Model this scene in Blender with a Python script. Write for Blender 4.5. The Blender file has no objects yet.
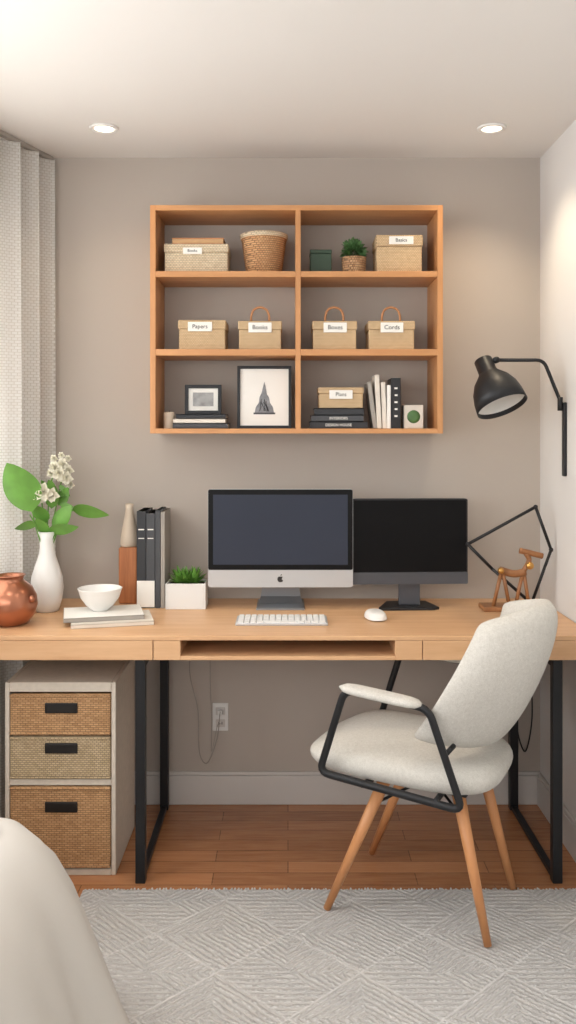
import bpy, bmesh, math, random
from mathutils import Vector, Matrix
random.seed(7)
scene = bpy.context.scene
try:
    scene.view_settings.view_transform = 'Standard'
    scene.view_settings.look = 'None'
except Exception: pass

# ------------------------------------------------------------ materials
def lin(c):
    c = c/255.0
    return c/12.92 if c <= .04045 else ((c+.055)/1.055)**2.4
def rgb(c): return (lin(c[0]), lin(c[1]), lin(c[2]), 1)

class NT:
    def __init__(s, name):
        s.m = bpy.data.materials.new(name); s.m.use_nodes = True
        s.t = s.m.node_tree; s.n = s.t.nodes; s.l = s.t.links
        s.b = s.n['Principled BSDF']; s.out = s.n['Material Output']
    def add(s, typ, **kw):
        nd = s.n.new(typ)
        for k, v in kw.items(): setattr(nd, k, v)
        return nd
    def link(s, a, b): s.l.new(a, b)
    def val(s, sock, v):
        if isinstance(v, bpy.types.NodeSocket): s.link(v, sock)
        else: sock.default_value = v
    def math(s, op, a, b=0.0, c=0.0):
        nd = s.n.new('ShaderNodeMath'); nd.operation = op
        s.val(nd.inputs[0], a); s.val(nd.inputs[1], b); s.val(nd.inputs[2], c)
        return nd.outputs[0]
    def coord(s): return s.n.new('ShaderNodeTexCoord').outputs['Object']
    def mapping(s, vec, scale=(1,1,1), rot=(0,0,0), loc=(0,0,0)):
        nd = s.n.new('ShaderNodeMapping'); s.link(vec, nd.inputs[0])
        nd.inputs['Scale'].default_value = scale; nd.inputs['Rotation'].default_value = rot
        nd.inputs['Location'].default_value = loc
        return nd.outputs[0]
    def noise(s, vec, scale, detail=3, rough=.5):
        nd = s.n.new('ShaderNodeTexNoise'); s.link(vec, nd.inputs['Vector'])
        nd.inputs['Scale'].default_value = scale; nd.inputs['Detail'].default_value = detail
        nd.inputs['Roughness'].default_value = rough
        return nd.outputs['Fac']
    def mix(s, f, a, b):
        nd = s.n.new('ShaderNodeMix'); nd.data_type = 'RGBA'
        s.val(nd.inputs[0], f); s.val(nd.inputs[6], a); s.val(nd.inputs[7], b)
        return nd.outputs[2]
    def ramp(s, f, p0, p1, c0=(0,0,0,1), c1=(1,1,1,1)):
        nd = s.n.new('ShaderNodeValToRGB'); s.link(f, nd.inputs[0])
        e = nd.color_ramp.elements
        e[0].position = p0; e[0].color = c0; e[1].position = p1; e[1].color = c1
        return nd.outputs[0]
    def bump(s, h, strength=.3, dist=.002):
        nd = s.n.new('ShaderNodeBump'); s.link(h, nd.inputs['Height'])
        nd.inputs['Strength'].default_value = strength; nd.inputs['Distance'].default_value = dist
        s.link(nd.outputs[0], s.b.inputs['Normal'])
    def base(s, c): s.val(s.b.inputs['Base Color'], c)

def shade(c, k): return tuple(min(255, x*k) for x in c)

def mat(name, col, rough=.5, metal=0, var=0.06, vscale=8, bscale=0, bstr=.2, bdist=.001, coat=0, spec=None):
    t = NT(name); co = t.coord()
    n = t.noise(co, vscale, 2)
    t.base(t.mix(n, rgb(shade(col, 1-var)), rgb(shade(col, 1+var))))
    t.b.inputs['Roughness'].default_value = rough
    t.b.inputs['Metallic'].default_value = metal
    if spec is not None: t.b.inputs['Specular IOR Level'].default_value = spec
    if coat: t.b.inputs['Coat Weight'].default_value = coat
    if bscale: t.bump(t.noise(co, bscale, 3), bstr, bdist)
    return t.m

def wood(name, c1, c2, axis='X', rough=.45, sc=1.0, bstr=.08):
    t = NT(name); co = t.coord()
    s = {'X': (1.2, 14, 14), 'Y': (14, 1.2, 14), 'Z': (14, 14, 1.2)}[axis]
    v = t.mapping(co, tuple(a*sc for a in s))
    n = t.noise(v, 2.2, 5, .6); n2 = t.noise(v, 9, 3, .6)
    f = t.math('ADD', t.math('MULTIPLY', n, .75), t.math('MULTIPLY', n2, .25))
    t.base(t.ramp(f, .32, .68, rgb(c1), rgb(c2)))
    t.b.inputs['Roughness'].default_value = rough
    t.bump(f, bstr, .001)
    return t.m

def woven(name, c1, c2, bw=.014, bh=.006, rough=.8, mortar=.0012, bstr=.7):
    t = NT(name); co = t.coord()
    sep = t.add('ShaderNodeSeparateXYZ'); t.link(co, sep.inputs[0])
    cmb = t.add('ShaderNodeCombineXYZ')
    t.link(t.math('ADD', sep.outputs[0], sep.outputs[1]), cmb.inputs[0]); t.link(sep.outputs[2], cmb.inputs[1])
    br = t.add('ShaderNodeTexBrick'); t.link(cmb.outputs[0], br.inputs['Vector'])
    br.inputs['Scale'].default_value = 1
    br.inputs['Brick Width'].default_value = bw; br.inputs['Row Height'].default_value = bh
    br.inputs['Mortar Size'].default_value = mortar; br.inputs['Mortar Smooth'].default_value = .6
    br.inputs['Color1'].default_value = rgb(c1); br.inputs['Color2'].default_value = rgb(c2)
    br.inputs['Mortar'].default_value = rgb(shade(c2, .55))
    n = t.noise(co, 60, 2)
    t.base(t.mix(t.math('MULTIPLY', n, .4), br.outputs['Color'], rgb(shade(c1, 1.1))))
    t.b.inputs['Roughness'].default_value = rough
    t.bump(t.math('SUBTRACT', 1.0, br.outputs['Fac']), bstr, .002)
    return t.m

M = {}
M['wall'] = mat('wall_paint', (184,175,166), .85, var=.012, vscale=2, bscale=180, bstr=.05)
M['wallr'] = mat('wall_paint_white', (222,221,219), .85, var=.01, vscale=2, bscale=180, bstr=.05)
M['ceil'] = mat('ceiling_paint', (228,225,221), .9, var=.01, vscale=2)
M['trim'] = mat('trim_paint', (208,204,200), .5, var=.01)
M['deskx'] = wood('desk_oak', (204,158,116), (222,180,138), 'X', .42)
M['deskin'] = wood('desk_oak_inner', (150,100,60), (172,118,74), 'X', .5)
M['shelfx'] = wood('shelf_wood_x', (186,130,82), (208,152,100), 'X')
M['shelfz'] = wood('shelf_wood_z', (186,130,82), (208,152,100), 'Z')
M['legwood'] = wood('beech_leg_wood', (194,132,84), (212,152,102), 'Z', .4)
M['figwood'] = wood('figurine_wood', (138,92,56), (168,116,74), 'Z', .4)
M['black'] = mat('black_metal', (34,35,38), .45, metal=.3, var=.05)
M['blackp'] = mat('black_plastic', (24,25,28), .4, var=.05)
M['handle'] = mat('black_handle', (20,18,17), .5)
M['cream'] = mat('cream_linen', (212,202,188), .9, var=.05, vscale=60, bscale=400, bstr=.3)
M['rattan'] = woven('rattan', (204,162,118), (172,128,86), .016, .0065)
M['rattan2'] = woven('rattan_pale', (206,184,150), (180,156,120), .012, .006)
M['boxwv'] = woven('kraft_weave', (212,184,146), (198,168,128), .008, .005, bstr=.35, mortar=.0006)
M['boxlt'] = woven('pale_weave', (224,208,180), (204,182,150), .010, .006, bstr=.5, mortar=.0008)
M['kraft'] = mat('kraft_card', (205,166,122), .8, var=.05, vscale=40, bscale=300)
M['tan'] = mat('tan_leather', (186,130,86), .6)
M['label'] = mat('paper_label', (240,238,232), .7, var=.01)
M['ink'] = mat('ink', (40,38,38), .7)
M['silver'] = mat('brushed_aluminium', (200,202,204), .35, metal=.5, var=.02)
M['silverd'] = mat('stand_aluminium', (150,153,157), .35, metal=.7, var=.02)
M['screen'] = mat('screen_slate', (52,57,70), .5, var=.08, vscale=2, spec=.2)
M['screenb'] = mat('screen_black', (12,12,14), .45, var=.02, spec=.15)
M['bezel'] = mat('screen_bezel', (12,12,14), .4, var=.02, spec=.2)
M['grey'] = mat('dark_grey_plastic', (74,76,82), .4)
M['white'] = mat('white_ceramic', (236,235,232), .3, var=.01)
M['whitep'] = mat('white_plastic', (228,228,226), .4, var=.01)
M['beige'] = mat('beige_ceramic', (214,198,178), .5, var=.04)
M['copper'] = mat('copper', (176,118,92), .28, metal=.85, var=.12, vscale=14, bscale=30, bstr=.1)
M['bottlewood'] = wood('walnut_orange', (160,94,54), (196,126,78), 'Z')
M['bookdk'] = mat('book_charcoal', (50,52,56), .7)
M['bookdk2'] = mat('book_slate', (72,74,78), .7)
M['booklt'] = mat('book_cream', (222,214,202), .7)
M['bookgr'] = mat('book_grey', (160,154,146), .7)
M['pages'] = mat('paper_pages', (236,230,218), .8, var=.04, vscale=90)
M['green'] = mat('leaf_green', (98,146,62), .45, var=.25, vscale=18)
M['greend'] = mat('leaf_dark_green', (76,112,64), .5, var=.25, vscale=30)
M['greenbox'] = mat('green_tin', (52,72,56), .6)
M['petal'] = mat('petal_white', (244,240,222), .6, var=.04, vscale=30)
M['brass'] = mat('brass', (196,150,84), .3, metal=.8)
M['lampwhite'] = mat('lamp_inner_white', (238,236,232), .5)
M['bed'] = mat('bed_linen', (198,193,186), .95, var=.02, vscale=4, bscale=260, bstr=.25)
M['soil'] = mat('soil', (60,46,36), .9)
M['art'] = mat('art_graphite', (128,130,134), .8, var=.3, vscale=60)
M['photo'] = mat('photo_print', (150,150,150), .6, var=.35, vscale=40)
M['fringe'] = mat('rug_fringe', (222,219,215), 1, var=.05, vscale=100)

# heathered chair fabric
t = NT('heathered_grey_fabric'); co = t.coord()
n1 = t.noise(co, 420, 3, .7); n2 = t.noise(co, 120, 2)
f = t.ramp(t.math('ADD', t.math('MULTIPLY', n1, .7), t.math('MULTIPLY', n2, .3)), .34, .66)
t.base(t.mix(f, rgb((190,186,178)), rgb((216,213,206))))
t.b.inputs['Roughness'].default_value = .95
t.bump(n1, .5, .002)
M['boucle'] = t.m

# floor boards
t = NT('oak_floor_boards'); co = t.coord()
br = t.add('ShaderNodeTexBrick'); t.link(co, br.inputs['Vector'])
br.inputs['Scale'].default_value = 1; br.inputs['Brick Width'].default_value = .62
br.inputs['Row Height'].default_value = .072; br.inputs['Mortar Size'].default_value = .0016
br.inputs['Color1'].default_value = rgb((186,126,84)); br.inputs['Color2'].default_value = rgb((150,96,60))
br.inputs['Mortar'].default_value = rgb((84,50,30)); br.offset = .37
n = t.noise(t.mapping(co, (2.2, 30, 1)), 2.5, 6, .7)
n = t.ramp(n, .35, .68)
t.base(t.mix(t.math('MULTIPLY', n, .45), br.outputs['Color'], rgb((208,154,108))))
t.b.inputs['Roughness'].default_value = .24
t.bump(t.math('SUBTRACT', 1.0, br.outputs['Fac']), .4, .001)
M['floor'] = t.m

# rug
t = NT('geometric_rug_wool'); co = t.coord()
wob = t.noise(co, 14, 2)
sep = t.add('ShaderNodeSeparateXYZ'); t.link(co, sep.inputs[0])
def tri(a): return t.math('ABSOLUTE', t.math('SUBTRACT', t.math('FRACT', a), .5))
PX, PY = .36, .34
wb = t.math('MULTIPLY', t.math('SUBTRACT', wob, .5), .035)
X = t.math('ADD', t.math('MULTIPLY', sep.outputs[0], 1/PX), wb); Y = t.math('ADD', t.math('MULTIPLY', sep.outputs[1], 1/PY), wb)
tx, ty = tri(X), tri(Y)
d = t.math('ADD', tx, ty)
inside = t.math('LESS_THAN', d, .5)
K = 100
s1 = t.math('SINE', t.math('MULTIPLY', d, K))
e = t.math('SUBTRACT', tx, ty)
s2 = t.math('SINE', t.math('MULTIPLY', e, K))
s3 = t.math('SINE', t.math('MULTIPLY', t.math('ADD', X, Y), K))
s4 = t.math('SINE', t.math('MULTIPLY', ty, K*1.1))
half = t.math('GREATER_THAN', t.math('FRACT', X), .5)
halfy = t.math('GREATER_THAN', t.math('FRACT', t.math('ADD', Y, X)), .5)
def mixf(f, a, b):
    return t.math('ADD', t.math('MULTIPLY', b, f), t.math('MULTIPLY', a, t.math('SUBTRACT', 1.0, f)))
pat = mixf(inside, mixf(halfy, s2, s4), mixf(half, s1, s3))
border = t.math('MULTIPLY', t.math('LESS_THAN', t.math('ABSOLUTE', t.math('SUBTRACT', d, .5)), .011), .55)
pat01 = t.ramp(t.math('ADD', t.math('MULTIPLY', pat, .5), .5), .2, .8)
wv = t.noise(co, 150, 3, .7)
patn = t.math('MAXIMUM', t.math('MULTIPLY', pat01, t.ramp(wv, .32, .58)), border)
t.base(t.mix(patn, rgb((190,187,184)), rgb((228,226,224))))
t.b.inputs['Roughness'].default_value = 1
t.bump(t.math('ADD', patn, t.math('MULTIPLY', wv, .8)), .8, .005)
M['rug'] = t.m

# curtain
t = NT('curtain_linen'); co = t.coord()
sep = t.add('ShaderNodeSeparateXYZ'); t.link(co, sep.inputs[0])
cmb = t.add('ShaderNodeCombineXYZ'); t.link(sep.outputs[0], cmb.inputs[0]); t.link(sep.outputs[2], cmb.inputs[1])
br = t.add('ShaderNodeTexBrick'); t.link(cmb.outputs[0], br.inputs['Vector'])
br.inputs['Scale'].default_value = 1; br.inputs['Brick Width'].default_value = .014; br.inputs['Row Height'].default_value = .010
br.inputs['Mortar Size'].default_value = .0016; br.inputs['Mortar Smooth'].default_value = .8
br.inputs['Color1'].default_value = rgb((242,240,236)); br.inputs['Color2'].default_value = rgb((246,245,242)); br.inputs['Mortar'].default_value = rgb((222,218,211))
t.base(br.outputs['Color']); t.b.inputs['Roughness'].default_value = .95
tr = t.add('ShaderNodeBsdfTranslucent'); t.link(br.outputs['Color'], tr.inputs[0])
mx = t.add('ShaderNodeMixShader'); mx.inputs[0].default_value = .45
t.link(t.b.outputs[0], mx.inputs[1]); t.link(tr.outputs[0], mx.inputs[2]); t.link(mx.outputs[0], t.out.inputs[0])
M['curtain'] = t.m

t = NT('downlight_glow'); t.b.inputs['Emission Color'].default_value = (1, .86, .66, 1); t.b.inputs['Emission Strength'].default_value = 4
M['glow'] = t.m

# ------------------------------------------------------------ mesh helpers
def group(name, loc=(0,0,0), rz=0):
    o = bpy.data.objects.new(name, None); o.empty_display_size = .05
    scene.collection.objects.link(o); o.location = loc; o.rotation_euler = (0, 0, rz)
    return o

def mk(g, name, verts, faces, m, smooth=False, subsurf=0):
    me = bpy.data.meshes.new(name); me.from_pydata([tuple(v) for v in verts], [], faces); me.update()
    bm = bmesh.new(); bm.from_mesh(me); bmesh.ops.recalc_face_normals(bm, faces=bm.faces); bm.to_mesh(me); bm.free()
    if isinstance(m, str): m = M[m]
    me.materials.append(m)
    if smooth:
        for p in me.polygons: p.use_smooth = True
    o = bpy.data.objects.new(name, me); scene.collection.objects.link(o)
    if g is not None: o.parent = g
    if subsurf:
        md = o.modifiers.new('sub', 'SUBSURF'); md.levels = subsurf; md.render_levels = subsurf
    return o

def box(g, name, c, s, m, bev=.002, rot=None, seg=2):
    bm = bmesh.new(); bmesh.ops.create_cube(bm, size=1)
    bmesh.ops.scale(bm, vec=s, verts=bm.verts)
    if bev > 0:
        bev = min(bev, min(s)*.45)
        bmesh.ops.bevel(bm, geom=bm.edges[:], offset=bev, segments=seg, affect='EDGES', profile=.5)
    if rot: bmesh.ops.rotate(bm, cent=(0,0,0), matrix=Matrix.Rotation(rot[0],3,'X') @ Matrix.Rotation(rot[1],3,'Y') @ Matrix.Rotation(rot[2],3,'Z'), verts=bm.verts)
    bmesh.ops.translate(bm, vec=c, verts=bm.verts)
    me = bpy.data.meshes.new(name); bm.to_mesh(me); bm.free()
    me.materials.append(M[m] if isinstance(m, str) else m)
    o = bpy.data.objects.new(name, me); scene.collection.objects.link(o)
    if g is not None: o.parent = g
    return o

def bx(g, name, x0, x1, y0, y1, z0, z1, m, bev=.002):
    return box(g, name, ((x0+x1)/2, (y0+y1)/2, (z0+z1)/2), (abs(x1-x0), abs(y1-y0), abs(z1-z0)), m, bev)

def lathe(g, name, prof, m, c=(0,0,0), seg=40, direction=None, smooth=True):
    vs, fs = [], []
    for r, z in prof:
        for i in range(seg):
            a = 2*math.pi*i/seg; vs.append(Vector((r*math.cos(a), r*math.sin(a), z)))
    for j in range(len(prof)-1):
        for i in range(seg):
            k = (i+1) % seg
            fs.append((j*seg+i, j*seg+k, (j+1)*seg+k, (j+1)*seg+i))
    if direction is not None:
        q = Vector(direction).normalized().to_track_quat('Z', 'Y')
        vs = [q @ v for v in vs]
    vs = [v+Vector(c) for v in vs]
    o = mk(g, name, vs, fs, m, smooth)
    bm = bmesh.new(); bm.from_mesh(o.data); bmesh.ops.remove_doubles(bm, verts=bm.verts, dist=1e-5)
    bmesh.ops.recalc_face_normals(bm, faces=bm.faces); bm.to_mesh(o.data); bm.free()
    return o

def smoothpts(P, n, cyc=False):
    P = [Vector(p) for p in P]; out = []; N = len(P)
    rng = range(N if cyc else N-1)
    for i in rng:
        p1, p2 = P[i], P[(i+1) % N]
        p0 = P[(i-1) % N] if (cyc or i > 0) else p1*2-p2
        p3 = P[(i+2) % N] if (cyc or i+2 < N) else p2*2-p1
        for k in range(n):
            u = k/n
            out.append(.5*((2*p1)+(-p0+p2)*u+(2*p0-5*p1+4*p2-p3)*u*u+(-p0+3*p1-3*p2+p3)*u**3))
    if not cyc: out.append(P[-1])
    return out

def tube(g, name, pts, r, m, cyc=False, seg=10, sm=0, r2=None, square=False):
    P = smoothpts(pts, sm, cyc) if sm else [Vector(p) for p in pts]
    N = len(P); vs, fs = [], []
    up = None
    for i, p in enumerate(P):
        if cyc: tn = (P[(i+1) % N]-P[i-1]).normalized()
        else: tn = (P[min(i+1, N-1)]-P[max(i-1, 0)]).normalized()
        if up is None:
            up = Vector((0,0,1)) if abs(tn.z) < .9 else Vector((1,0,0))
        up = (up-tn*up.dot(tn)).normalized(); sd = tn.cross(up)
        rr = r if r2 is None else r+(r2-r)*i/(N-1)
        for k in range(seg):
            a = 2*math.pi*k/seg
            vs.append(p+up*math.cos(a)*rr+sd*math.sin(a)*rr)
    for i in range(N if cyc else N-1):
        j = (i+1) % N
        for k in range(seg):
            l = (k+1) % seg
            fs.append((i*seg+k, i*seg+l, j*seg+l, j*seg+k))
    if not cyc:
        fs.append(tuple(range(seg))[::-1]); fs.append(tuple((N-1)*seg+k for k in range(seg)))
    return mk(g, name, vs, fs, m, True)

def rounded_path(corners, rad, n=5, cyc=True):
    out = []; N = len(corners); C = [Vector(c) for c in corners]
    for i in range(N):
        if not cyc and i in (0, N-1): out.append(C[i]); continue
        a = (C[i-1]-C[i]).normalized(); b = (C[(i+1) % N]-C[i]).normalized()
        p0 = C[i]+a*rad; p2 = C[i]+b*rad
        for k in range(n+1):
            u = k/n; out.append(p0*(1-u)**2+C[i]*2*u*(1-u)+p2*u*u)
    return out

def prism(g, name, poly, z0, z1, m, bev=0):
    n = len(poly)
    vs = [(x, y, z0) for x, y in poly]+[(x, y, z1) for x, y in poly]
    fs = [tuple(range(n))[::-1], tuple(range(n, 2*n))]+[(i, (i+1) % n, n+(i+1) % n, n+i) for i in range(n)]
    o = mk(g, name, vs, fs, m)
    if bev:
        md = o.modifiers.new('b', 'BEVEL'); md.width = bev; md.segments = 2
    return o

def prism_y(g, name, poly, y0, y1, m):   # poly in XZ
    n = len(poly)
    vs = [(x, y0, z) for x, z in poly]+[(x, y1, z) for x, z in poly]
    fs = [tuple(range(n))[::-1], tuple(range(n, 2*n))]+[(i, (i+1) % n, n+(i+1) % n, n+i) for i in range(n)]
    return mk(g, name, vs, fs, m)

def text(g, s, size, loc, m='ink', rx=math.pi/2):
    cu = bpy.data.curves.new('t', 'FONT'); cu.body = s; cu.size = size; cu.align_x = 'CENTER'; cu.align_y = 'CENTER'; cu.extrude = .0002
    o = bpy.data.objects.new('t', cu); scene.collection.objects.link(o)
    dg = bpy.context.evaluated_depsgraph_get(); dg.update()
    me = bpy.data.meshes.new_from_object(o.evaluated_get(dg))
    bpy.data.objects.remove(o)
    me.materials.clear(); me.materials.append(M[m])
    q = bpy.data.objects.new('lettering', me); scene.collection.objects.link(q)
    q.parent = g; q.location = loc; q.rotation_euler = (rx, 0, 0)
    return q

def leaf_geo(vs, fs, base, d, side, L, W, droop=0, cup=.15, n=9):
    d = Vector(d).normalized(); side = Vector(side); side = (side-d*side.dot(d)).normalized(); nm = d.cross(side)
    b0 = len(vs); base = Vector(base)
    for i in range(n):
        u = i/(n-1)
        w = W*.5*math.sin(math.pi*min(1, u**.75))**.8 if 0 < u < 1 else .0006
        c = base+d*L*u+Vector((0,0,-1))*droop*u*u
        vs += [c-side*w+nm*cup*w, c, c+side*w+nm*cup*w]
    for i in range(n-1):
        a = b0+i*3
        fs += [(a, a+1, a+4, a+3), (a+1, a+2, a+5, a+4)]

# ------------------------------------------------------------ room
RX = .923; H = 2.362; YF = -4.3
bx(None, 'floor', -2.7, 1.15, YF-.1, .1, -.1, 0, 'floor', 0)
bx(None, 'ceiling', -2.7, 1.15, YF-.1, .1, H, H+.1, 'ceil', 0)
bx(None, 'wall_back', -1.1, RX+.1, 0, .1, 0, H, 'wall', 0)
bx(None, 'wall_right', RX, RX+.1, YF, 0, 0, H, 'wallr', 0)
LA = math.atan2(-.949, -.316)
wl = group('wall_left', (-.92, 0, 0), LA)
openings = [(.25, 1.75, .85, 2.2), (2.5, 4.0, .7, 2.15)]
xs = -.15
for a, b, z0, z1 in openings:
    bx(wl, 'panel', xs, a, -.1, 0, 0, H, 'wall', 0)
    bx(wl, 'sill_panel', a, b, -.1, 0, 0, z0, 'wall', 0); bx(wl, 'lintel_panel', a, b, -.1, 0, z1, H, 'wall', 0)
    xs = b
bx(wl, 'panel', xs, 4.6, -.1, 0, 0, H, 'wall', 0)
for i, (a, b, z0, z1) in enumerate(openings):
    w = group('window_%d' % (i+1), (-.92, 0, 0), LA)
    for (x0, x1, q0, q1) in [(a, a+.05, z0, z1), (b-.05, b, z0, z1), (a+.05, b-.05, z0, z0+.05), (a+.05, b-.05, z1-.05, z1), ((a+b)/2-.025, (a+b)/2+.025, z0+.05, z1-.05)]:
        bx(w, 'frame', x0, x1, -.08, -.02, q0, q1, 'trim', .003)
wf = group('wall_front', (0, YF, 0))
bx(wf, 'panel', -2.6, -1.7, -.1, 0, 0, H, 'wall', 0); bx(wf, 'panel', .4, RX+.1, -.1, 0, 0, H, 'wall', 0)
bx(wf, 'sill_panel', -1.7, .4, -.1, 0, 0, 1.1, 'wall', 0); bx(wf, 'lintel_panel', -1.7, .4, -.1, 0, 2.25, H, 'wall', 0)
w3 = group('window_3', (0, YF, 0))  # added window behind the camera, unseen, opened to even out the light
for (x0, x1, q0, q1) in [(-1.7, -1.65, 1.1, 2.25), (.35, .4, 1.1, 2.25), (-1.65, .35, 1.1, 1.15), (-1.65, .35, 2.2, 2.25), (-.68, -.62, 1.15, 2.2)]:
    bx(w3, 'frame', x0, x1, -.08, -.02, q0, q1, 'trim', .003)
bb = group('baseboard_back'); bx(bb, 'board', -.9, RX, -.016, 0, 0, .105, 'trim', .003); bx(bb, 'cap', -.9, RX, -.011, 0, .105, .118, 'trim', .003)
bb = group('baseboard_right'); bx(bb, 'board', RX-.016, RX, YF, -.016, 0, .105, 'trim', .003); bx(bb, 'cap', RX-.011, RX, YF, -.016, .105, .118, 'trim', .003)

# curtain
vs, fs = [], []
nx, nz = 260, 14
z0, z1 = .02, 2.343
for j in range(nz+1):
    v = j/nz; z = z0+(z1-z0)*v
    for i in range(nx+1):
        u = i/nx; x = .02+u*1.15
        amp = .022+.008*math.sin(u*9+1)+.004*(1-v)
        ph = u*2*math.pi*11+.6*math.sin(u*11)+.25*math.sin(v*3+u*5)+.8
        y = amp*math.sin(ph)+.006*math.sin(ph*2.3)*(1-v*.6)
        vs.append((x+.010*math.sin(ph*2), y, z))
for j in range(nz):
    for i in range(nx):
        a = j*(nx+1)+i; fs.append((a, a+1, a+nx+2, a+nx+1))
cg = group('curtain', (-.860, 0, 0), LA)
mk(cg, 'fabric', vs, fs, 'curtain', True)
cr = group('curtain_rail', (-.860, 0, 0), LA)
bx(cr, 'track', .01, 1.3, -.010, .010, 2.346, H, 'bookgr', .003)

# outlet + cord
og = group('power_outlet', (-.247, 0, .317))
bx(og, 'plate', -.029, .029, -.007, 0, -.051, .051, 'whitep', .003)
for dz in (-.022, .022):
    bx(og, 'socket', -.017, .017, -.009, -.006, dz-.014, dz+.014, 'trim', .002)
    for dx in (-.006, .006): bx(og, 'slot', dx-.0012, dx+.0012, -.0095, -.0088, dz-.004, dz+.006, 'ink', 0)
cd = group('power_cord', (-.247, 0, 0))
tube(cd, 'cable', [(0, -.012, .34), (0, -.035, .335), (-.01, -.04, .25), (-.045, -.035, .16), (-.075, -.03, .2), (-.08, -.03, .35), (-.11, -.035, .5), (-.09, -.04, .67)], .0016, 'bookgr', sm=8)
tube(cd, 'cable', [(0, -.012, .295), (-.01, -.03, .29), (-.03, -.03, .2), (-.03, -.03, .3), (-.035, -.035, .5), (-.03, -.04, .67)], .0012, 'bookgr', sm=8)
box(cd, 'plug', (0, -.018, .338), (.018, .02, .018), 'whitep', .004)
cd = group('power_cord', (0, 0, 0))
tube(cd, 'cable', [(.845, -.03, .67), (.850, -.03, .45), (.83, -.03, .3), (.86, -.03, .2), (.885, -.03, .32), (.880, -.03, .5), (.875, -.03, .67)], .0028, 'blackp', sm=8)

# downlights; pair by wall_back is real, the others are added unseen for overhead light
for x, y in ((-.606, -.32), (.671, -.32), (-.606, -1.55), (.55, -1.55), (-.606, -2.9), (.55, -2.9)):
    dl = group('real_and_added_downlight', (x, y, H))
    lathe(dl, 'trim_ring', [(.032, -.002), (.034, -.006), (.046, -.005), (.048, 0), (.032, 0), (.032, -.002)], 'white')
    lathe(dl, 'lens', [(0, -.003), (.032, -.003)], 'glow')

# ------------------------------------------------------------ desk
DF = -.585; DT = .75; DB = .677
dk = group('desk')
def le(y): return -.832+y*.333
prism(dk, 'top_board', [(le(DF), DF), (RX-.004, DF), (RX-.004, -.002), (le(0), -.002)], DT-.014, DT, 'deskx', .002)
jx = [-.404, -.322, .321, .403]
yb = -.05
prism(dk, 'left_box', [(le(DF), DF), (jx[0]-.0012, DF), (jx[0]-.0012, yb), (le(yb), yb)], DB, DT-.0145, 'deskx', .0015)
bx(dk, 'cheek', jx[0]+.0012, jx[1], DF, yb, DB, DT-.0145, 'deskx', .0015)
bx(dk, 'cheek', jx[2], jx[3]-.0012, DF, yb, DB, DT-.0145, 'deskx', .0015)
bx(dk, 'right_box', jx[3]+.0012, RX-.004, DF, yb, DB, DT-.0145, 'deskx', .0015)
bx(dk, 'cubby_floor', jx[1], jx[2], DF, yb, DB, DB+.012, 'deskx', .0015)
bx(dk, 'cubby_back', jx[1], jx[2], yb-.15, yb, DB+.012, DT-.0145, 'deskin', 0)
lw = .0148
for x in (-.445, .812):
    for y in (-.555, -.05): bx(dk, 'leg', x-lw, x+lw, y-lw, y+lw, 0, DB, 'black', .002)
    bx(dk, 'foot_rail', x-.010, x+.010, -.540, -.065, 0.0, .018, 'black', .002)
    bx(dk, 'top_rail', x-lw, x+lw, -.540, -.065, DB-.028, DB, 'black', .002)

# ------------------------------------------------------------ hanging shelf
sh = group('bookshelf')
sx0, sx1, sy = -.4705, .5285, -.22
bx(sh, 'side', sx0, sx0+.019, sy, -.001, 1.354, 2.133, 'shelfz', .001)
bx(sh, 'side', sx1-.019, sx1, sy, -.001, 1.354, 2.133, 'shelfz', .001)
bx(sh, 'divider', .0255, .0435, sy+.001, -.001, 1.369, 2.116, 'shelfz', .001)
for za, zb in ((2.115, 2.133), (1.354, 1.371)):
    bx(sh, 'board', sx0+.019, sx1-.019, sy, -.001, za, zb, 'shelfx', .001)
for za, zb in ((1.888, 1.908), (1.620, 1.642)):
    bx(sh, 'board', sx0+.019, .0255, sy+.001, -.001, za, zb, 'shelfx', .001)
    bx(sh, 'board', .0435, sx1-.019, sy+.001, -.001, za, zb, 'shelfx', .001)

def storage(name, x0, x1, z, h, m='boxwv', lid=True, lab=None, handle=False, y0=-.19, y1=-.05, lidm=None):
    g = group(name, ((x0+x1)/2, 0, z)); w = (x1-x0)/2
    if lid:
        hb = h*.70
        bx(g, 'body', -w+.003, w-.003, y0+.003, y1-.003, 0, hb, m, .003)
        bx(g, 'lid', -w, w, y0, y1, hb, h, lidm or m, .004)
    else:
        bx(g, 'body', -w, w, y0, y1, 0, h, m, .004)
        bx(g, 'rim', -w-.001, w+.001, y0-.001, y1+.001, h-.010, h, lidm or m, .003)
    if lab:
        lx0, lx1, lz0, lz1, txt = lab
        bx(g, 'label', lx0, lx1, y0-.0025, y0+.001, lz0, lz1, 'label', .0005)
        text(g, txt, (lz1-lz0)*.62, ((lx0+lx1)/2, y0-.003, (lz0+lz1)/2))
    if handle:
        yc = y0+.02
        P = [(-.031, yc, h-.004), (-.031, yc, h+.018), (-.022, yc, h+.040), (0, yc, h+.049), (.022, yc, h+.040), (.031, yc, h+.018), (.031, yc, h-.004)]
        tube(g, 'handle', P, .004, 'tan', sm=6)
    return g
zr1, zr2, zr3 = 1.908, 1.642, 1.371
storage('storage_box', -.4276, -.205, zr1, .100, 'boxlt', lab=(-.045, .02, .064, .086, 'Books'), lidm='boxlt')
cb = group('notebook', (-.312, 0, zr1+.1005)); bx(cb, 'cover', -.09, .09, -.18, -.06, 0, .004, 'tan', .001); bx(cb, 'pages', -.088, .088, -.178, -.062, .004, .018, 'kraft', .001); bx(cb, 'cover', -.09, .09, -.18, -.06, .018, .022, 'tan', .001)
bk = group('wicker_basket', (-.085, -.115, zr1))
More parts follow.
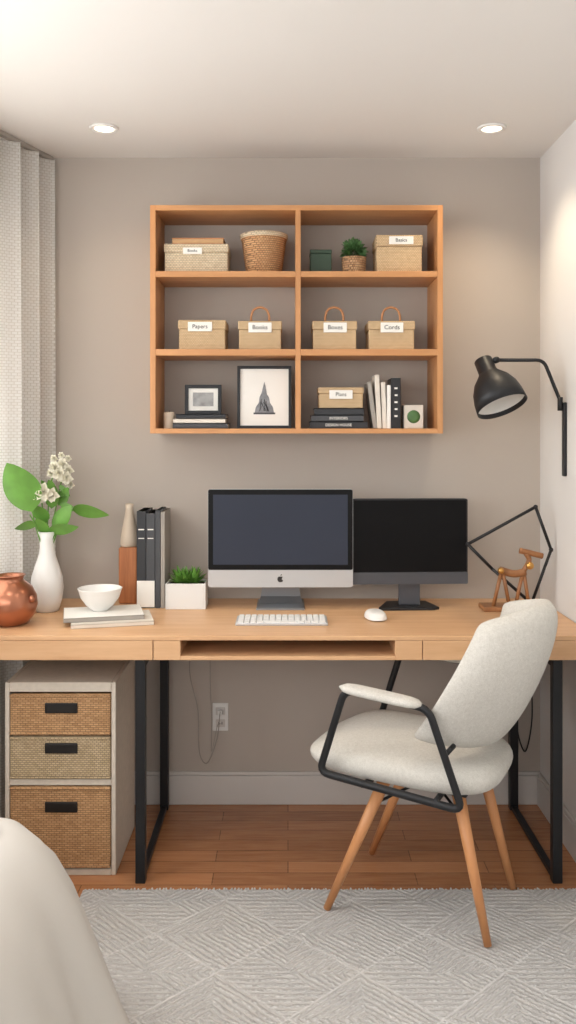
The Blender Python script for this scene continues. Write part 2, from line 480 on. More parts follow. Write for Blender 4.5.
lathe(bk, 'body', [(0, .001), (.058, .001), (.062, .006), (.070, .06), (.077, .115), (.081, .13), (.081, .142), (.074, .142), (.066, .06), (.056, .01), (0, .01)], woven('basket_weave', (214,168,122), (190,136,92), .010, .007, bstr=1), seg=48)
lathe(bk, 'rim', [(.079, .128), (.084, .130), (.085, .142), (.078, .146), (.073, .141)], 'boxlt', seg=48)
gb = group('green_tin', (.114, 0, zr1)); bx(gb, 'body', -.037, .037, -.17, -.09, 0, .07, 'greenbox', .003); bx(gb, 'lid', -.038, .038, -.171, -.089, .07, .084, 'greenbox', .003)
pp = group('potted_plant', (.231, -.13, zr1))
lathe(pp, 'pot', [(0, 0), (.036, 0), (.040, .01), (.043, .055), (.043, .062), (.038, .062), (.038, .052), (0, .052)], woven('pot_weave', (214,176,134), (160,110,74), .008, .008, bstr=1), seg=32)
vs, fs = [], []
for i in range(520):
    a = random.uniform(0, 6.28); e = random.uniform(-.1, 1.55); q = random.uniform(.4, 1)
    d = (math.cos(a)*math.cos(e), math.sin(a)*math.cos(e), math.sin(e))
    leaf_geo(vs, fs, (d[0]*.034*q, d[1]*.034*q, .076+d[2]*.040*q), d, (random.uniform(-1,1), random.uniform(-1,1), .3), random.uniform(.014, .026), .009, .003, n=5)
for i in range(14):
    a = i*2.4; tube(pp, 'stem', [(.012*math.cos(a), .012*math.sin(a), .05), (.02*math.cos(a), .02*math.sin(a), .09)], .0012, 'greend', seg=5)
mk(pp, 'foliage', vs, fs, 'greend', True)
storage('storage_box', .303, .465, zr1, .131, 'boxwv', lab=(-.036, .048, .098, .125, 'Basics'))
storage('storage_box', -.379, -.214, zr2, .103, 'boxwv', lab=(-.048, .035, .064, .096, 'Papers'))
storage('handled_storage_box', -.172, -.021, zr2, .100, 'boxwv', lab=(-.04, .04, .06, .094, 'Books'), handle=True)
storage('handled_storage_box', .083, .238, zr2, .100, 'boxwv', lab=(-.038, .042, .06, .094, 'Boxes'), handle=True)
storage('handled_storage_box', .276, .438, zr2, .100, 'boxwv', lab=(-.038, .04, .06, .094, 'Cords'), handle=True)
cn = group('candle', (-.415, -.15, zr3)); lathe(cn, 'jar', [(0,0),(.018,0),(.019,.003),(.019,.055),(.017,.058),(.015,.054),(0,.054)], 'beige', seg=24); tube(cn, 'wick', [(0,0,.054),(.001,0,.063)], .001, 'ink')
def book(g, name, c, s, cover):   # lying flat, spine toward -y
    cx, cy, cz = c; sx, sy_, sz = s
    box(g, name+'_cover_bottom', (cx, cy, cz+.0015), (sx, sy_, .003), cover, .0008)
    box(g, name+'_cover_top', (cx, cy, cz+sz-.0015), (sx, sy_, .003), cover, .0008)
    box(g, name+'_spine', (cx, cy-sy_/2+.0015, cz+sz/2), (sx, .003, sz), cover, .0008)
    box(g, name+'_pages', (cx, cy+.001, cz+sz/2), (sx-.006, sy_-.006, sz-.006), 'pages', .0005)
bs = group('book_stack', (-.302, -.13, zr3))
book(bs, 'b1', (0, 0, 0), (.190, .13, .018), 'bookdk2'); book(bs, 'b2', (-.004, 0, .018), (.180, .125, .016), 'booklt'); book(bs, 'b3', (.002, 0, .034), (.172, .12, .016), 'bookdk')
def frame(name, x, y, z, w, h, fw, tilt=.06):
    g = group(name, (x, y, z)); g.rotation_euler = (-tilt, 0, 0)
    bx(g, 'frame', -w/2, -w/2+fw, -.012, 0, 0, h, 'black', .001); bx(g, 'frame', w/2-fw, w/2, -.012, 0, 0, h, 'black', .001)
    bx(g, 'frame', -w/2+fw, w/2-fw, -.012, 0, 0, fw, 'black', .001); bx(g, 'frame', -w/2+fw, w/2-fw, -.012, 0, h-fw, h, 'black', .001)
    bx(g, 'mat', -w/2+fw, w/2-fw, -.005, -.002, fw, h-fw, 'label', 0)
    return g
f1 = frame('small_picture_frame', -.298, -.125, zr3+.0505, .128, .103, .012)
bx(f1, 'print', -.036, .036, -.0065, -.005, .028, .076, 'photo', 0)
f2 = frame('picture_frame', -.083, -.13, zr3, .190, .220, .010, .05)
prism_y(f2, 'print', [(-.034, .055), (.034, .055), (.030, .075), (.020, .09), (.016, .11), (.009, .12), (.005, .145), (0, .165), (-.005, .145), (-.010, .125), (-.017, .11), (-.020, .09), (-.030, .075)], -.0062, -.005, 'art')
for i in range(12):
    a = random.uniform(-.8, .8)
    tube(f2, 'sketch_line', [(random.uniform(-.02,.02), -.0065, .06), (math.sin(a)*.02, -.0065, .06+random.uniform(.02, .05))], .0007, 'bookdk', seg=5)
bx(f2, 'sketch_ground', -.038, .038, -.0063, -.005, .050, .056, 'bookdk2', 0)
bs = group('book_stack', (.174, -.13, zr3))
book(bs, 'b1', (0, 0, 0), (.200, .13, .024), 'bookdk'); book(bs, 'b2', (-.004, 0, .024), (.182, .125, .022), 'bookdk2'); book(bs, 'b3', (.002, 0, .046), (.172, .12, .024), 'bookdk')
text(bs, 'DESIGN HOUSE', .013, (0, -.0655, .012), 'label'); text(bs, 'INTERIORS', .013, (0, -.0632, .035), 'label')
storage('storage_box', .1034, .262, zr3+.0705, .072, 'boxwv', lab=(-.04, .04, .032, .062, 'Plans'), y0=-.185, y1=-.075)
def ubook(g, x, w, h, d, cover, tilt=0, y0=-.185):
    R = (0, tilt, 0)
    c = Vector((x, y0+d/2, h/2+abs(math.sin(tilt))*w/2))
    box(g, 'cover', c, (w, d, h), cover, .0015, R)
    box(g, 'pages', c+Vector((0, .002, .0016)), (w-.006, d-.002, h-.002), 'pages', .0005, R)
ub = group('upright_books', (0, 0, zr3))
ubook(ub, .291, .014, .160, .12, 'bookgr', -.13); ubook(ub, .311, .016, .185, .12, 'booklt', -.05); ubook(ub, .331, .015, .160, .12, 'booklt', -.04)
ubook(ub, .348, .013, .150, .12, 'label'); ubook(ub, .373, .032, .175, .125, 'blackp')
for k in range(5): bx(ub, 'spine_mark', .367+.001*(k%2), .378, -.1858, -.185, .04+k*.024, .046+k*.024, 'label', 0)
gx = group('globe_cube', (.435, -.14, zr3)); bx(gx, 'block', -.034, .034, -.034, .034, 0, .082, 'booklt', .003)
lathe(gx, 'globe_print', [(0, .0016), (.010, .0016), (.024, .0004), (.024, 0)], 'greend', c=(0, -.0335, .041), direction=(0, -1, 0), seg=28)

# ------------------------------------------------------------ computers
c1 = group('desktop_computer', (-.026, 0, DT)); Ys = -.2
W2, zb, zt = .249, .076, .413
def rrect(w0, w1, z0, z1, r, n=5):
    pts = []
    for cx, cz, a0 in ((w1-r, z1-r, 0), (w0+r, z1-r, 90), (w0+r, z0+r, 180), (w1-r, z0+r, 270)):
        for k in range(n+1):
            a = math.radians(a0+90*k/n); pts.append((cx+r*math.cos(a), cz+r*math.sin(a)))
    return pts
prism_y(c1, 'case', rrect(-W2, W2, zb, zt, .009), Ys, Ys+.010, 'silver')
vs, fs = [], []
rings = [(1, .010), (.9, .022), (.6, .036), (.25, .043)]
out = rrect(-W2, W2, zb, zt, .012); n = len(out); cz = (zb+zt)/2
for s_, dy in rings:
    for x, z in out: vs.append((x*s_, Ys+dy, cz+(z-cz)*s_))
for j in range(len(rings)-1):
    for i in range(n): k = (i+1) % n; fs.append((j*n+i, j*n+k, (j+1)*n+k, (j+1)*n+i))
fs.append(tuple(3*n+i for i in range(n)))
mk(c1, 'back_shell', vs, fs, 'silver', True)
prism_y(c1, 'bezel_glass', rrect(-W2+.001, W2-.001, zb+.060, zt-.001, .006), Ys-.0015, Ys+.001, 'bezel')
bx(c1, 'screen', -W2+.018, W2-.018, Ys-.002, Ys-.0012, zb+.078, zt-.019, 'screen', 0)
em = []
for k in range(28):
    a = 2*math.pi*k/28; r = .0105*(1-.22*max(0, math.sin(a))**8-.08*max(0, -math.sin(a))**8)
    x = r*math.cos(a); z = r*math.sin(a)*1.05
    if x > .0068 and -.004 < z < .006: x = .0064-(.003-abs(z-.001)*.5)*.6
    em.append((x, z+zb+.028))
prism_y(c1, 'emblem', em, Ys-.0012, Ys+.001, 'ink')
prism_y(c1, 'emblem_leaf', [(0, zb+.039), (.001, zb+.043), (.005, zb+.046), (.0045, zb+.042)], Ys-.0012, Ys+.001, 'ink')
vs = []; fs = []
for j, (y, z) in enumerate([(-.200, .006), (-.135, .010), (-.118, .03), (-.125, .075), (-.150, .17)]):
    w = [.080, .077, .070, .064, .060][j]
    for x in (-w, w): vs.append((x, y, z))
for j, (y, z) in enumerate([(-.200, .0), (-.130, .0), (-.105, .03), (-.115, .075), (-.145, .17)]):
    w = [.080, .077, .070, .064, .060][j]
    for x in (-w, w): vs.append((x, y, z))
for j in range(4):
    a = j*2; b = 10+j*2
    fs += [(a, a+1, a+3, a+2), (b, b+2, b+3, b+1), (a, a+2, b+2, b), (a+1, b+1, b+3, a+3)]
fs += [(0, 10, 11, 1), (8, 9, 19, 18)]
mk(c1, 'stand', vs, fs, 'silverd')
bx(c1, 'stand_foot', -.083, .083, -.215, -.04, 0, .006, 'silverd', .002)

c2 = group('computer_monitor', (.423, -.165, DT), math.radians(2.5))
prism_y(c2, 'case', rrect(-.202, .200, .086, .378, .006), -.012, .018, 'blackp')
prism_y(c2, 'chin', rrect(-.202, .200, .083, .124, .005), -.0155, -.010, 'grey')
bx(c2, 'screen', -.197, .195, -.0135, -.0115, .126, .373, 'screenb', 0)
bx(c2, 'back_bulge', -.11, .11, .018, .045, .12, .33, 'blackp', .01)
bx(c2, 'neck', -.037, .037, .004, .022, .008, .12, 'grey', .003)
prism(c2, 'foot', [(-.105, -.055), (.075, -.055), (.095, -.04), (.07, .075), (-.07, .075), (-.115, -.04)], 0, .009, 'blackp', .002)

kb = group('keyboard', (-.020, -.395, DT))
box(kb, 'base', (0, 0, .0045), (.292, .118, .009), 'silver', .003)
for r in range(5):
    y = .046-r*.023
    cols = 14 if r < 4 else 9
    wtot = .280
    if r < 4:
        cw = wtot/cols
        for c in range(cols): box(kb, 'key', (-wtot/2+cw*(c+.5), y, .0105), (cw*.84, .0190, .005), 'whitep', .001, seg=1)
    else:
        ws = [1, 1, 1, 1.2, 5.2, 1.2, 1, 1.2, 1.2]; tot = sum(ws); x = -wtot/2
        for w_ in ws:
            cw = wtot*w_/tot; box(kb, 'key', (x+cw/2, y, .0105), (cw-.003, .0190, .005), 'whitep', .001, seg=1); x += cw
ms = group('computer_mouse', (.286, -.345, DT), math.radians(8))
vs, fs = [], []; nr, ns = 8, 28
ex = lambda v, p: math.copysign(abs(v)**p, v)
for j in range(nr+1):
    q = j/nr*math.pi/2
    for i in range(ns):
        a = 2*math.pi*i/ns
        vs.append((.034*ex(math.cos(a), .8)*math.cos(q)**.5 if j < nr else 0, .055*ex(math.sin(a), .8)*math.cos(q)**.5 if j < nr else 0, .004+.024*math.sin(q)))
for j in range(nr):
    for i in range(ns): k = (i+1) % ns; fs.append((j*ns+i, j*ns+k, (j+1)*ns+k, (j+1)*ns+i))
mk(ms, 'shell', vs, fs, 'white', True)
lathe(ms, 'underside', [(0, 0), (.028, 0), (.030, .005)], 'whitep')

# ------------------------------------------------------------ desk decor
vz = group('flower_vase', (-.820, -.225, DT))
lathe(vz, 'vase', [(0,0),(.034,0),(.040,.004),(.050,.04),(.055,.08),(.052,.115),(.040,.155),(.028,.19),(.024,.215),(.025,.245),(.031,.27),(.028,.271),(.021,.245),(.019,.215),(.0,.20)], 'white', seg=48)
stems = [((.01,0,.2),(.03,-.01,.34),(.06,-.02,.47)), ((0,0,.2),(-.01,-.01,.33),(-.015,-.03,.41)), ((.01,0,.2),(.05,0,.33),(.075,0,.42)),
         ((-.01,0,.2),(-.030,-.04,.30),(-.030,-.08,.37)), ((.01,0,.2),(.06,-.02,.32),(.11,-.03,.36)), ((0,0,.2),(.01,-.02,.36),(.03,-.02,.5)),((0,0,.2),(-.03,-.02,.29),(-.05,-.03,.33)), ((0,0,.2),(.05,-.02,.3),(.09,-.02,.345))]
for s_ in stems: tube(vz, 'stem', s_, .0022, 'green', sm=6, seg=6)
vs, fs = [], []
leaf_geo(vs, fs, (-.028,-.08,.345), (-.30,-.30,.88), (1,.0,.3), .205, .120, .02, .2, 13)
leaf_geo(vs, fs, (.09,-.02,.345), (1,-.2,.12), (.1,-.6,.8), .135, .062, .03, .2)
leaf_geo(vs, fs, (-.03,-.04,.29), (-.6,-.7,.25), (.2,-.6,.8), .08, .045, .02, .2)
leaf_geo(vs, fs, (.0,-.01,.30), (-.3,-.5,.7), (.8,-.3,.5), .10, .055, .01, .2)
leaf_geo(vs, fs, (.02,-.01,.28), (.5,-.3,.6), (.8,-.3,-.6), .13, .06, .01, .2)
leaf_geo(vs, fs, (.04,-.01,.36), (.4,-.3,.7), (.8,-.3,-.6), .09, .045, .01, .2)
leaf_geo(vs, fs, (.02,-.02,.35), (.1,-.4,.9), (1,0,0), .11, .05, .0, .2)
leaf_geo(vs, fs, (.01,-.01,.27), (.9,-.4,.35), (.1,-.6,.8), .13, .05, .02, .2)
leaf_geo(vs, fs, (0,-.01,.26), (-.2,-.5,.7), (1,-.1,.1), .09, .045, .01, .2)
for k in range(12):
    a = random.uniform(-.6, 2.0)
    leaf_geo(vs, fs, (.03*math.cos(a)+.02,-.02,.33+.1*random.random()), (math.cos(a),-.2,math.sin(a)), (random.random(),.2,1), .05, .018, .01)
mk(vz, 'leaves', vs, fs, 'green', True)
vs, fs = [], []
def blossom(c, R, n=16):
    for i in range(n):
        a = i*2.399; e = 1.4-1.5*(i/n)
        d = Vector((math.cos(a)*math.cos(e), -math.sin(e), math.sin(a)*math.cos(e)))
        sd = Vector((-math.sin(a), 0, math.cos(a)))
        leaf_geo(vs, fs, Vector(c)+d*R*.15, d, sd, R*.95, R*.8, 0, .5, 6)
for c, R in [((.005,-.065,.41),.034), ((-.02,-.065,.395),.026), ((.03,-.045,.40),.026), ((.05,-.03,.47),.026), ((.072,-.02,.455),.024), ((.035,-.03,.49),.022), ((.06,-.02,.50),.022), ((.078,-.01,.48),.018), ((.03,-.02,.52),.014), ((.055,-.02,.53),.013), ((.075,-.01,.52),.012), ((.08,0,.43),.015), ((.02,-.02,.47),.016)]: blossom(c, R)
mk(vz, 'blossoms', vs, fs, 'petal', True)

cp = group('copper_pot', (-.882, -.425, DT))
lathe(cp, 'body', [(0,0),(.045,0),(.055,.004),(.076,.03),(.085,.062),(.082,.09),(.068,.118),(.048,.134),(.040,.142),(.043,.152),(.048,.156),(.044,.157),(.037,.150),(.034,.14),(0,.12)], 'copper', seg=48)
lathe(cp, 'lug', [(0,-.012),(.008,-.01),(.012,0),(.008,.01),(0,.012)], 'copper', c=(.078,-.03,.085), seg=16)

bk1 = group('desk_books', (-.595, -.36, DT), math.radians(14))
book(bk1, 'b1', (.02, -.03, 0), (.255, .175, .013), 'booklt'); book(bk1, 'b2', (-.005, .0, .013), (.250, .17, .014), 'bookgr')
bx(bk1, 'jacket', -.129, .119, -.084, .084, .027, .0278, 'label', 0)
bw = group('white_bowl', (-.614, -.345, DT+.0278))
lathe(bw, 'bowl', [(0,0),(.026,0),(.028,.004),(.045,.018),(.062,.042),(.070,.068),(.072,.072),(.070,.073),(.066,.068),(.057,.042),(.04,.02),(0,.010)], 'white', seg=48)

bt = group('bottle_vase', (-.567, -.075, DT))
box(bt, 'wood_base', (0, 0, .100), (.066, .066, .200), 'bottlewood', .006)
lathe(bt, 'ceramic_top', [(0,.2),(.028,.2),(.032,.206),(.031,.23),(.025,.27),(.017,.31),(.013,.335),(.015,.352),(.012,.353),(.009,.335),(0,.33)], 'beige', seg=32)

ub = group('desk_upright_books', (0, 0, DT))
def ub2(x, w, h, cover): 
    box(ub, 'cover', (x, -.105, h/2), (w, .15, h), cover, .002); box(ub, 'pages', (x, -.103, h/2+.001), (w-.006, .149, h-.002), 'pages', .0005)
ub2(-.507, .032, .335, 'bookdk'); ub2(-.475, .030, .328, 'bookdk2'); ub2(-.450, .018, .338, 'bookdk2'); ub2(-.433, .014, .334, 'bookgr')
bx(ub, 'label_band', -.522, -.461, -.182, -.180, .004, .095, 'label', .0005)
for x in (-.507, -.475): 
    bx(ub, 'spine_line', x-.010, x+.010, -.1815, -.180, .27, .274, 'label', 0); bx(ub, 'spine_line', x-.010, x+.010, -.1815, -.180, .24, .243, 'label', 0)

pl = group('succulent_planter', (-.351, -.15, DT))
for nm, a in (('side', (-.070,-.064,-.05,.05)), ('side', (.062,.068,-.05,.05)), ('side', (-.064,.062,-.05,-.044)), ('side', (-.064,.062,.044,.05))):
    bx(pl, nm, a[0], a[1], a[2], a[3], 0, .088, 'whitep', .0015)
bx(pl, 'soil', -.064, .062, -.044, .044, .0, .078, 'soil', 0)
vs, fs = [], []
for cx in (-.026, .0, .026):
    for i in range(24):
        a = i*2.399; e = 1.40-1.05*i/24; L = random.uniform(.06,.08)
        d = Vector((math.cos(a)*math.cos(e), math.sin(a)*math.cos(e), math.sin(e)))
        if abs(cx+d.x*L) > .066: L = (.066-abs(cx))/max(.01, abs(d.x))
        leaf_geo(vs, fs, (cx, random.uniform(-.01,.01), .076), d, (-math.sin(a), math.cos(a), 0), L, .016, .008, .5, 6)
mk(pl, 'succulent', vs, fs, 'green', True)

gs = group('geometric_sculpture', (0, 0, DT)); y = -.2
for a, b in (((.617,.224),(.850,.352)), ((.850,.352),(.903,.205)), ((.903,.205),(.836,.020)), ((.617,.224),(.700,.140)), ((.700,.140),(.836,.020))):
    tube(gs, 'rod', [(a[0], y, a[1]), (b[0], y, b[1])], .0055, 'black')
for p in ((.617,.224),(.850,.352),(.903,.205),(.836,.020)): 
    lathe(gs, 'joint', [(0,-.008),(.006,-.006),(.008,0),(.006,.006),(0,.008)], 'black', c=(p[0], y, p[1]), seg=14)
box(gs, 'base', (.745, y, .008), (.165, .09, .016), 'figwood', .004)
y2 = y-.02
for a, b in (((.700,.015),(.728,.135)), ((.755,.015),(.732,.135)), ((.775,.015),(.800,.13)), ((.822,.015),(.804,.13))):
    tube(gs, 'wood_leg', [(a[0], y2, a[1]), (b[0], y2, b[1])], .0065, 'figwood', seg=8)
tube(gs, 'wood_body', [(.722, y2, .138), (.77, y2, .126), (.81, y2, .132)], .013, 'figwood', sm=5)
tube(gs, 'wood_neck', [(.800, y2, .13), (.822, y2, .17), (.812, y2, .195)], .009, 'figwood', sm=5)
tube(gs, 'wood_head', [(.790, y2, .205), (.82, y2, .198), (.868, y2, .186)], .010, 'figwood', sm=5)
lathe(gs, 'brass_knob', [(0,-.014),(.011,-.012),(.014,0),(.011,.012),(0,.014)], 'brass', c=(.822, y2-.008, .155), direction=(0,-1,0), seg=20)
lathe(gs, 'brass_knob', [(0,-.012),(.009,-.010),(.011,0),(.009,.010),(0,.012)], 'brass', c=(.724, y2-.008, .138), direction=(0,-1,0), seg=20)

# ------------------------------------------------------------ swing arm lamp
wlp = group('swing_arm_lamp', (0, 0, 0)); y = -.3
box(wlp, 'mount_plate', (RX-.006, y, 1.335), (.012, .022, .245), 'black', .003)
tube(wlp, 'arm', rounded_path([(RX-.014, y, 1.452), (.900, y, 1.470), (.848, y, 1.598), (.688, y, 1.598)], .025, cyc=False), .006, 'black', seg=12)
tube(wlp, 'mount_joint', [(RX-.02, y, 1.43), (RX-.02, y, 1.475)], .009, 'black')
lathe(wlp, 'joint', [(0,-.012),(.011,-.01),(.011,.01),(0,.012)], 'black', c=(.690, y, 1.598), direction=(0,1,0), seg=20)
ax = Vector((.29, -.42, -.95)).normalized(); c0 = Vector((.650, y+.02, 1.602))
prof = [(0,0),(.026,0),(.030,.004),(.031,.05),(.036,.058),(.060,.085),(.075,.115),(.082,.145),(.085,.182)]
lathe(wlp, 'shade', prof+[(.0825,.182),(.079,.145),(.072,.117),(.057,.088),(.032,.062)], 'black', c=c0, direction=ax, seg=48)
lathe(wlp, 'shade_liner', [(.0828,.1815),(.0785,.145),(.0715,.118),(.0565,.089),(.028,.064),(0,.064)], 'lampwhite', c=c0, direction=ax, seg=48)
lathe(wlp, 'bulb', [(0,.064),(.013,.066),(.014,.09),(.024,.115),(.026,.13),(.02,.145),(0,.153)], 'lampwhite', c=c0, direction=ax, seg=24)

# ------------------------------------------------------------ drawer cabinet
dc = group('drawer_cabinet', (0, 0, 0))
x0, x1, y0, y1, zt = -.868, -.528, -.52, -.19, .592
bx(dc, 'side', x0, x0+.014, y0, y1, 0, zt, 'cream', .003); bx(dc, 'side', x1-.014, x1, y0, y1, 0, zt, 'cream', .003)
bx(dc, 'top', x0+.014, x1-.014, y0, y1, zt-.030, zt, 'cream', .003); bx(dc, 'bottom', x0+.014, x1-.014, y0, y1, 0, .02, 'cream', .003)
bx(dc, 'rail', x0+.014, x1-.014, y0, y0+.02, .276, .295, 'cream', .002)
bx(dc, 'back', x0+.014, x1-.014, y1-.01, y1, .02, zt-.03, 'cream', 0)
for k, (za, zb_, mm, hz) in enumerate([(.432, .556, 'rattan', .515), (.298, .427, 'rattan2', .392), (.026, .272, 'rattan', .212)]):
    bx(dc, 'drawer_front', x0+.016, x1-.016, y0-.004, y0+.016, za, zb_, mm, .006)
    bx(dc, 'drawer_tray', x0+.022, x1-.022, y0+.021, y1-.02, za, zb_-.02, 'kraft', 0)
    for (p, q, r_, s_) in ((x0+.016, x1-.016, zb_-.008, zb_), (x0+.016, x1-.016, za, za+.008)):
        bx(dc, 'drawer_rim', p, q, y0-.007, y0-.002, r_, s_, mm, .002)
    hx = -.694
    bx(dc, 'handle', hx-.050, hx+.050, y0-.009, y0-.003, hz-.016, hz+.016, 'handle', .003)

# ------------------------------------------------------------ rug with fringe
rg = group('area_rug')
bx(rg, 'pile', -.605, .90, -3.0, -.622, 0.0005, .012, 'rug', .004)
vs, fs = [], []
x = -.600
while x < .895:
    w = .0045; L = random.uniform(.014, .024); dx = random.uniform(-.004, .004)
    b = len(vs)
    vs += [(x-w, -.624, .003), (x+w, -.624, .003), (x+w*.6, -.624, .009), (x-w*.6, -.624, .009),
           (x-w*.6+dx, -.622+L, .001), (x+w*.6+dx, -.622+L, .001), (x+w*.4+dx, -.622+L, .004), (x-w*.4+dx, -.622+L, .004)]
    fs += [(b, b+1, b+5, b+4), (b+1, b+2, b+6, b+5), (b+2, b+3, b+7, b+6), (b+3, b, b+4, b+7), (b+4, b+5, b+6, b+7)]
    x += .0105
mk(rg, 'fringe', vs, fs, 'fringe')

# ------------------------------------------------------------ armchair
CH = group('armchair', (.413, -.68, .0125), math.atan2(.436, -.9))
def sqc(a, e=3.6):
    c, s_ = math.cos(a), math.sin(a); k = (abs(c)**e+abs(s_)**e)**(-1/e); return c*k, s_*k
vs, fs = [], []; ns = 48
rings = [(0, .385), (.5, .385), (.85, .387), (.95, .396), (1.0, .415), (1.0, .432), (.965, .450), (.85, .462), (.6, .468), (.3, .470), (0, .470)]
for s_, z in rings:
    for i in range(ns):
        a = 2*math.pi*i/ns; cx, cy = sqc(a)
        u = .058+.278*cx*s_; v = (.228-.018*(1-cx)/2)*cy*s_
        vs.append((u, v, z+.010*(u/.25)-.022*max(0, (u-.2)/.1)**2*(1 if z > .44 else .3)))
for j in range(len(rings)-1):
    for i in range(ns): k = (i+1) % ns; fs.append((j*ns+i, j*ns+k, (j+1)*ns+k, (j+1)*ns+i))
so = mk(CH, 'seat', vs, fs, 'boucle', True, 1)
bm = bmesh.new(); bm.from_mesh(so.data); bmesh.ops.remove_doubles(bm, verts=bm.verts, dist=1e-5); bm.to_mesh(so.data); bm.free()
N = 16; vs, fs = [], []
Wb, Hb, zc = .228, .205, .685
def bsurf(s_, t_):
    z = zc+Hb*t_*math.sqrt(1-.40*s_*s_)
    v = Wb*(1-.20*max(0, t_)**1.3)*s_*math.sqrt(1-.34*t_*t_)
    u = -.178-.43*(z-.47)+.03*((z-.68)/.2)**2+.165*abs(s_)**2.0*(1-.12*t_)
    return Vector((u, v, z))
for side in (1, -1):
    for i in range(N+1):
        for j in range(N+1):
            s_, t_ = -1+2*i/N, -1+2*j/N
            e = .01
            du = bsurf(s_+e, t_)-bsurf(s_-e, t_); dv = bsurf(s_, t_+e)-bsurf(s_, t_-e)
            nm = du.cross(dv).normalized()
            m_ = max(abs(s_), abs(t_)); th = .032*math.sqrt(max(0, 1-m_**5))+.008
            vs.append(bsurf(s_, t_)+nm*th*side)
Q = (N+1)**2
def id_(i, j): return i*(N+1)+j
for i in range(N):
    for j in range(N):
        f = (id_(i,j), id_(i+1,j), id_(i+1,j+1), id_(i,j+1)); fs.append(f); fs.append(tuple(Q+x for x in f[::-1]))
bd = [(i,0) for i in range(N)]+[(N,j) for j in range(N)]+[(N-i,N) for i in range(N)]+[(0,N-j) for j in range(N)]
for k in range(len(bd)):
    a, b = id_(*bd[k]), id_(*bd[(k+1) % len(bd)]); fs.append((a, Q+a, Q+b, b))
mk(CH, 'backrest', vs, fs, 'boucle', True, 1)
for sg in (1, -1):
    v = .243*sg
    loop = rounded_path([(.17, v, .648), (-.065, v, .628), (-.15, v*.93, .372), (.245, v, .412)], .03)
    tube(CH, 'arm_frame', loop, .0105, 'black', cyc=True, seg=10)
    pv, pf = [], []; L = 14
    for i in range(L+1):
        q = i/L; u = .185-.235*q; z = .655-.020*q
        k = math.sqrt(max(.02, 1-abs(2*q-1)**6))
        for a in range(16):
            an = 2*math.pi*a/16; cx, cy = sqc(an, 2.6)
            pv.append((u, v+.030*cx*k, z+.012*cy*k))
    for i in range(L):
        for a in range(16): b = (a+1) % 16; pf.append((i*16+a, i*16+b, i*16+16+b, i*16+16+a))
    pf.append(tuple(range(16))); pf.append(tuple(L*16+a for a in range(16)))
    mk(CH, 'arm_pad', pv, pf, 'boucle', True)
    tube(CH, 'back_bracket', [(-.105, v*.97, .51), (-.115, v*.75, .52)], .007, 'black')
    tube(CH, 'seat_bracket', [(.12, v, .398), (.12, v*.7, .385)], .008, 'black')
    tube(CH, 'seat_bracket', [(-.08, v*.96, .385), (-.08, v*.7, .385)], .008, 'black')
    tube(CH, 'leg_front', [(.09, .135*sg, .385), (.250, .180*sg, .003)], .0185, 'legwood', r2=.0105, seg=16)
    tube(CH, 'leg_rear', [(-.11, .125*sg, .385), (-.200, .160*sg, .003)], .0185, 'legwood', r2=.0105, seg=16)
tube(CH, 'cross_brace', [(.12, .143, .31), (0, 0, .345), (-.13, -.136, .31)], .004, 'black', sm=6)
tube(CH, 'cross_brace', [(.12, -.143, .31), (0, 0, .345), (-.13, .136, .31)], .004, 'black', sm=6)
box(CH, 'under_frame', (-.01, 0, .378), (.26, .29, .014), 'black', .004)

# ------------------------------------------------------------ bed
bd_ = group('bed', (0, 0, 0))
ix0, ix1, iy0, iy1, rc = -1.10, -.635, -3.3, -1.37, .06
path = []
def seg_(a, b, n, nx, ny):
    for k in range(n): u = k/n; path.append((a[0]+(b[0]-a[0])*u, a[1]+(b[1]-a[1])*u, nx, ny))
def arc_(cx, cy, a0, n):
    for k in range(n): a = math.radians(a0-90*k/n); path.append((cx+rc*math.cos(a), cy+rc*math.sin(a), math.cos(a), math.sin(a)))
arc_(ix0+rc, iy1-rc, 180, 8); seg_((ix0+rc, iy1), (ix1-rc, iy1), 30, 0, 1)
arc_(ix1-rc, iy1-rc, 90, 36); seg_((ix1, iy1-rc), (ix1, iy0+rc), 120, 1, 0)
arc_(ix1-rc, iy0+rc, 0, 10); seg_((ix1-rc, iy0), (ix0+rc, iy0), 22, 0, -1)
arc_(ix0+rc, iy0+rc, -90, 8); seg_((ix0, iy0+rc), (ix0, iy1-rc), 50, -1, 0)
pr = [(-.15,.55),(0,.545),(.06,.535),(.115,.508),(.165,.455),(.20,.39),(.235,.30),(.270,.205),(.305,.11),(.335,.04),(.345,.015)]
vs, fs = [], []; n = len(path)
L_ = [0]
for i in range(1, n):
    turn = math.hypot(path[i][2]-path[i-1][2], path[i][3]-path[i-1][3])
    L_.append(L_[-1]+math.hypot(path[i][0]-path[i-1][0], path[i][1]-path[i-1][1])+.22*turn)
for j, (d, z) in enumerate(pr):
    f = max(0, (j-2)/8)**1.3
    for i, (x, y, nx_, ny_) in enumerate(path):
        w = f*(.026*math.sin(L_[i]*22)+.016*math.sin(L_[i]*41+1))
        k = .2 if nx_ < -.5 else 1
        vs.append((x+nx_*(d*k+w*k), y+ny_*(d+w), z))
for j in range(len(pr)-1):
    for i in range(n): k = (i+1) % n; fs.append((j*n+i, j*n+k, (j+1)*n+k, (j+1)*n+i))
fs.append(tuple(range(n)))
mk(bd_, 'duvet', vs, fs, 'bed', True)
bx(bd_, 'mattress', ix0+.02, ix1-.02, iy0+.02, iy1-.02, .2, .49, 'bed', .03)
bx(bd_, 'bed_base', ix0+.02, ix1-.02, iy0+.02, iy1-.02, 0, .2, 'legwood', .01)

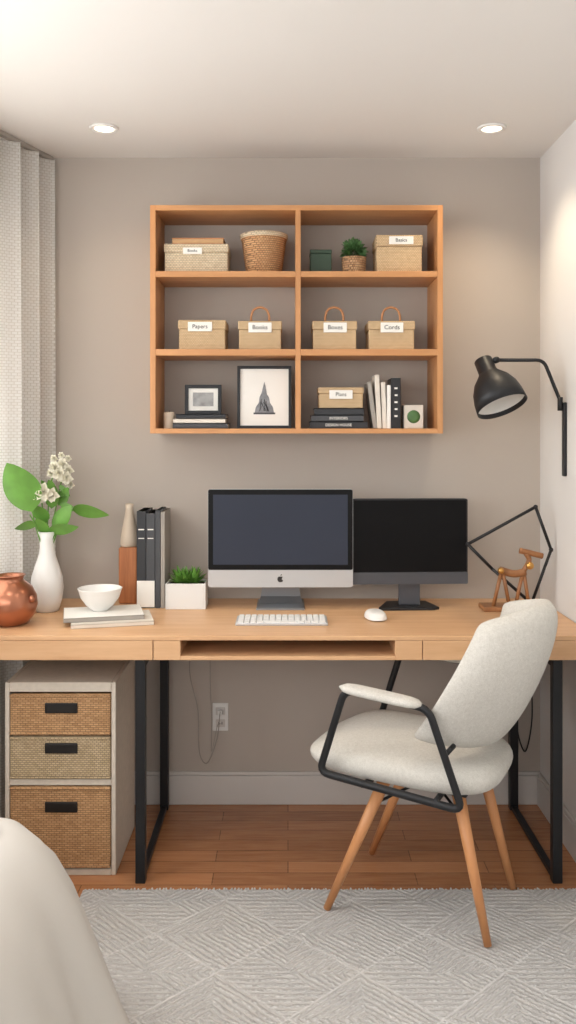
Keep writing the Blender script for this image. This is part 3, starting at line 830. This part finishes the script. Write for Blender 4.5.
# ------------------------------------------------------------ lights
def area(name, loc, tgt, sx, sy_, p, col):
    l = bpy.data.lights.new(name, 'AREA'); l.shape = 'RECTANGLE'; l.size = sx; l.size_y = sy_; l.energy = p; l.color = col
    o = bpy.data.objects.new(name, l); scene.collection.objects.link(o); o.location = loc
    o.rotation_euler = (Vector(tgt)-Vector(loc)).to_track_quat('-Z', 'Y').to_euler()
area('window_and_added_daylight', (-.65, YF+.02, 1.7), (-.4, 0, 1.55), 2.0, 1.0, 16, (1, .98, .95))  # added area light at the unseen window behind the camera
area('window_and_added_daylight', (-1.86, -3.05, 1.5), (.6, -1.2, 1.1), 1.4, 1.3, 22, (1, .99, .98))
area('window_and_added_daylight', (-1.34, -.95, 1.5), (0, -1.4, 1.2), 1.3, 1.3, 46, (1, 1, 1))
for x, y, p, ang in ((-.606, -.32, 5, 115), (.671, -.32, 17, 115), (-.606, -1.55, 18, 150), (.55, -1.55, 18, 150), (-.606, -2.9, 5, 150), (.55, -2.9, 5, 150)):  # spots further from wall_back are an added, unseen overhead key
    l = bpy.data.lights.new('real_and_added_spot', 'SPOT'); l.energy = p; l.color = (1, .82, .58) if y > -1 else (1, .95, .88); l.spot_size = math.radians(ang); l.spot_blend = .8; l.shadow_soft_size = .04 if y > -1 else .15
    o = bpy.data.objects.new('real_and_added_spot', l); scene.collection.objects.link(o); o.location = (x, y, H-.012)
wd = bpy.data.worlds.new('sky'); scene.world = wd; wd.use_nodes = True
wd.node_tree.nodes['Background'].inputs[0].default_value = (.9, .95, 1, 1); wd.node_tree.nodes['Background'].inputs[1].default_value = 1.7

# ------------------------------------------------------------ camera
cam = bpy.data.cameras.new('camera'); co_ = bpy.data.objects.new('camera', cam); scene.collection.objects.link(co_)
co_.location = (0, -3.2, 1.366); co_.rotation_euler = (math.pi/2, 0, 0)
cam.sensor_fit = 'VERTICAL'; cam.sensor_height = 24; cam.lens = 24*874/1024; cam.shift_y = -82/1024; cam.clip_start = .05
scene.camera = co_
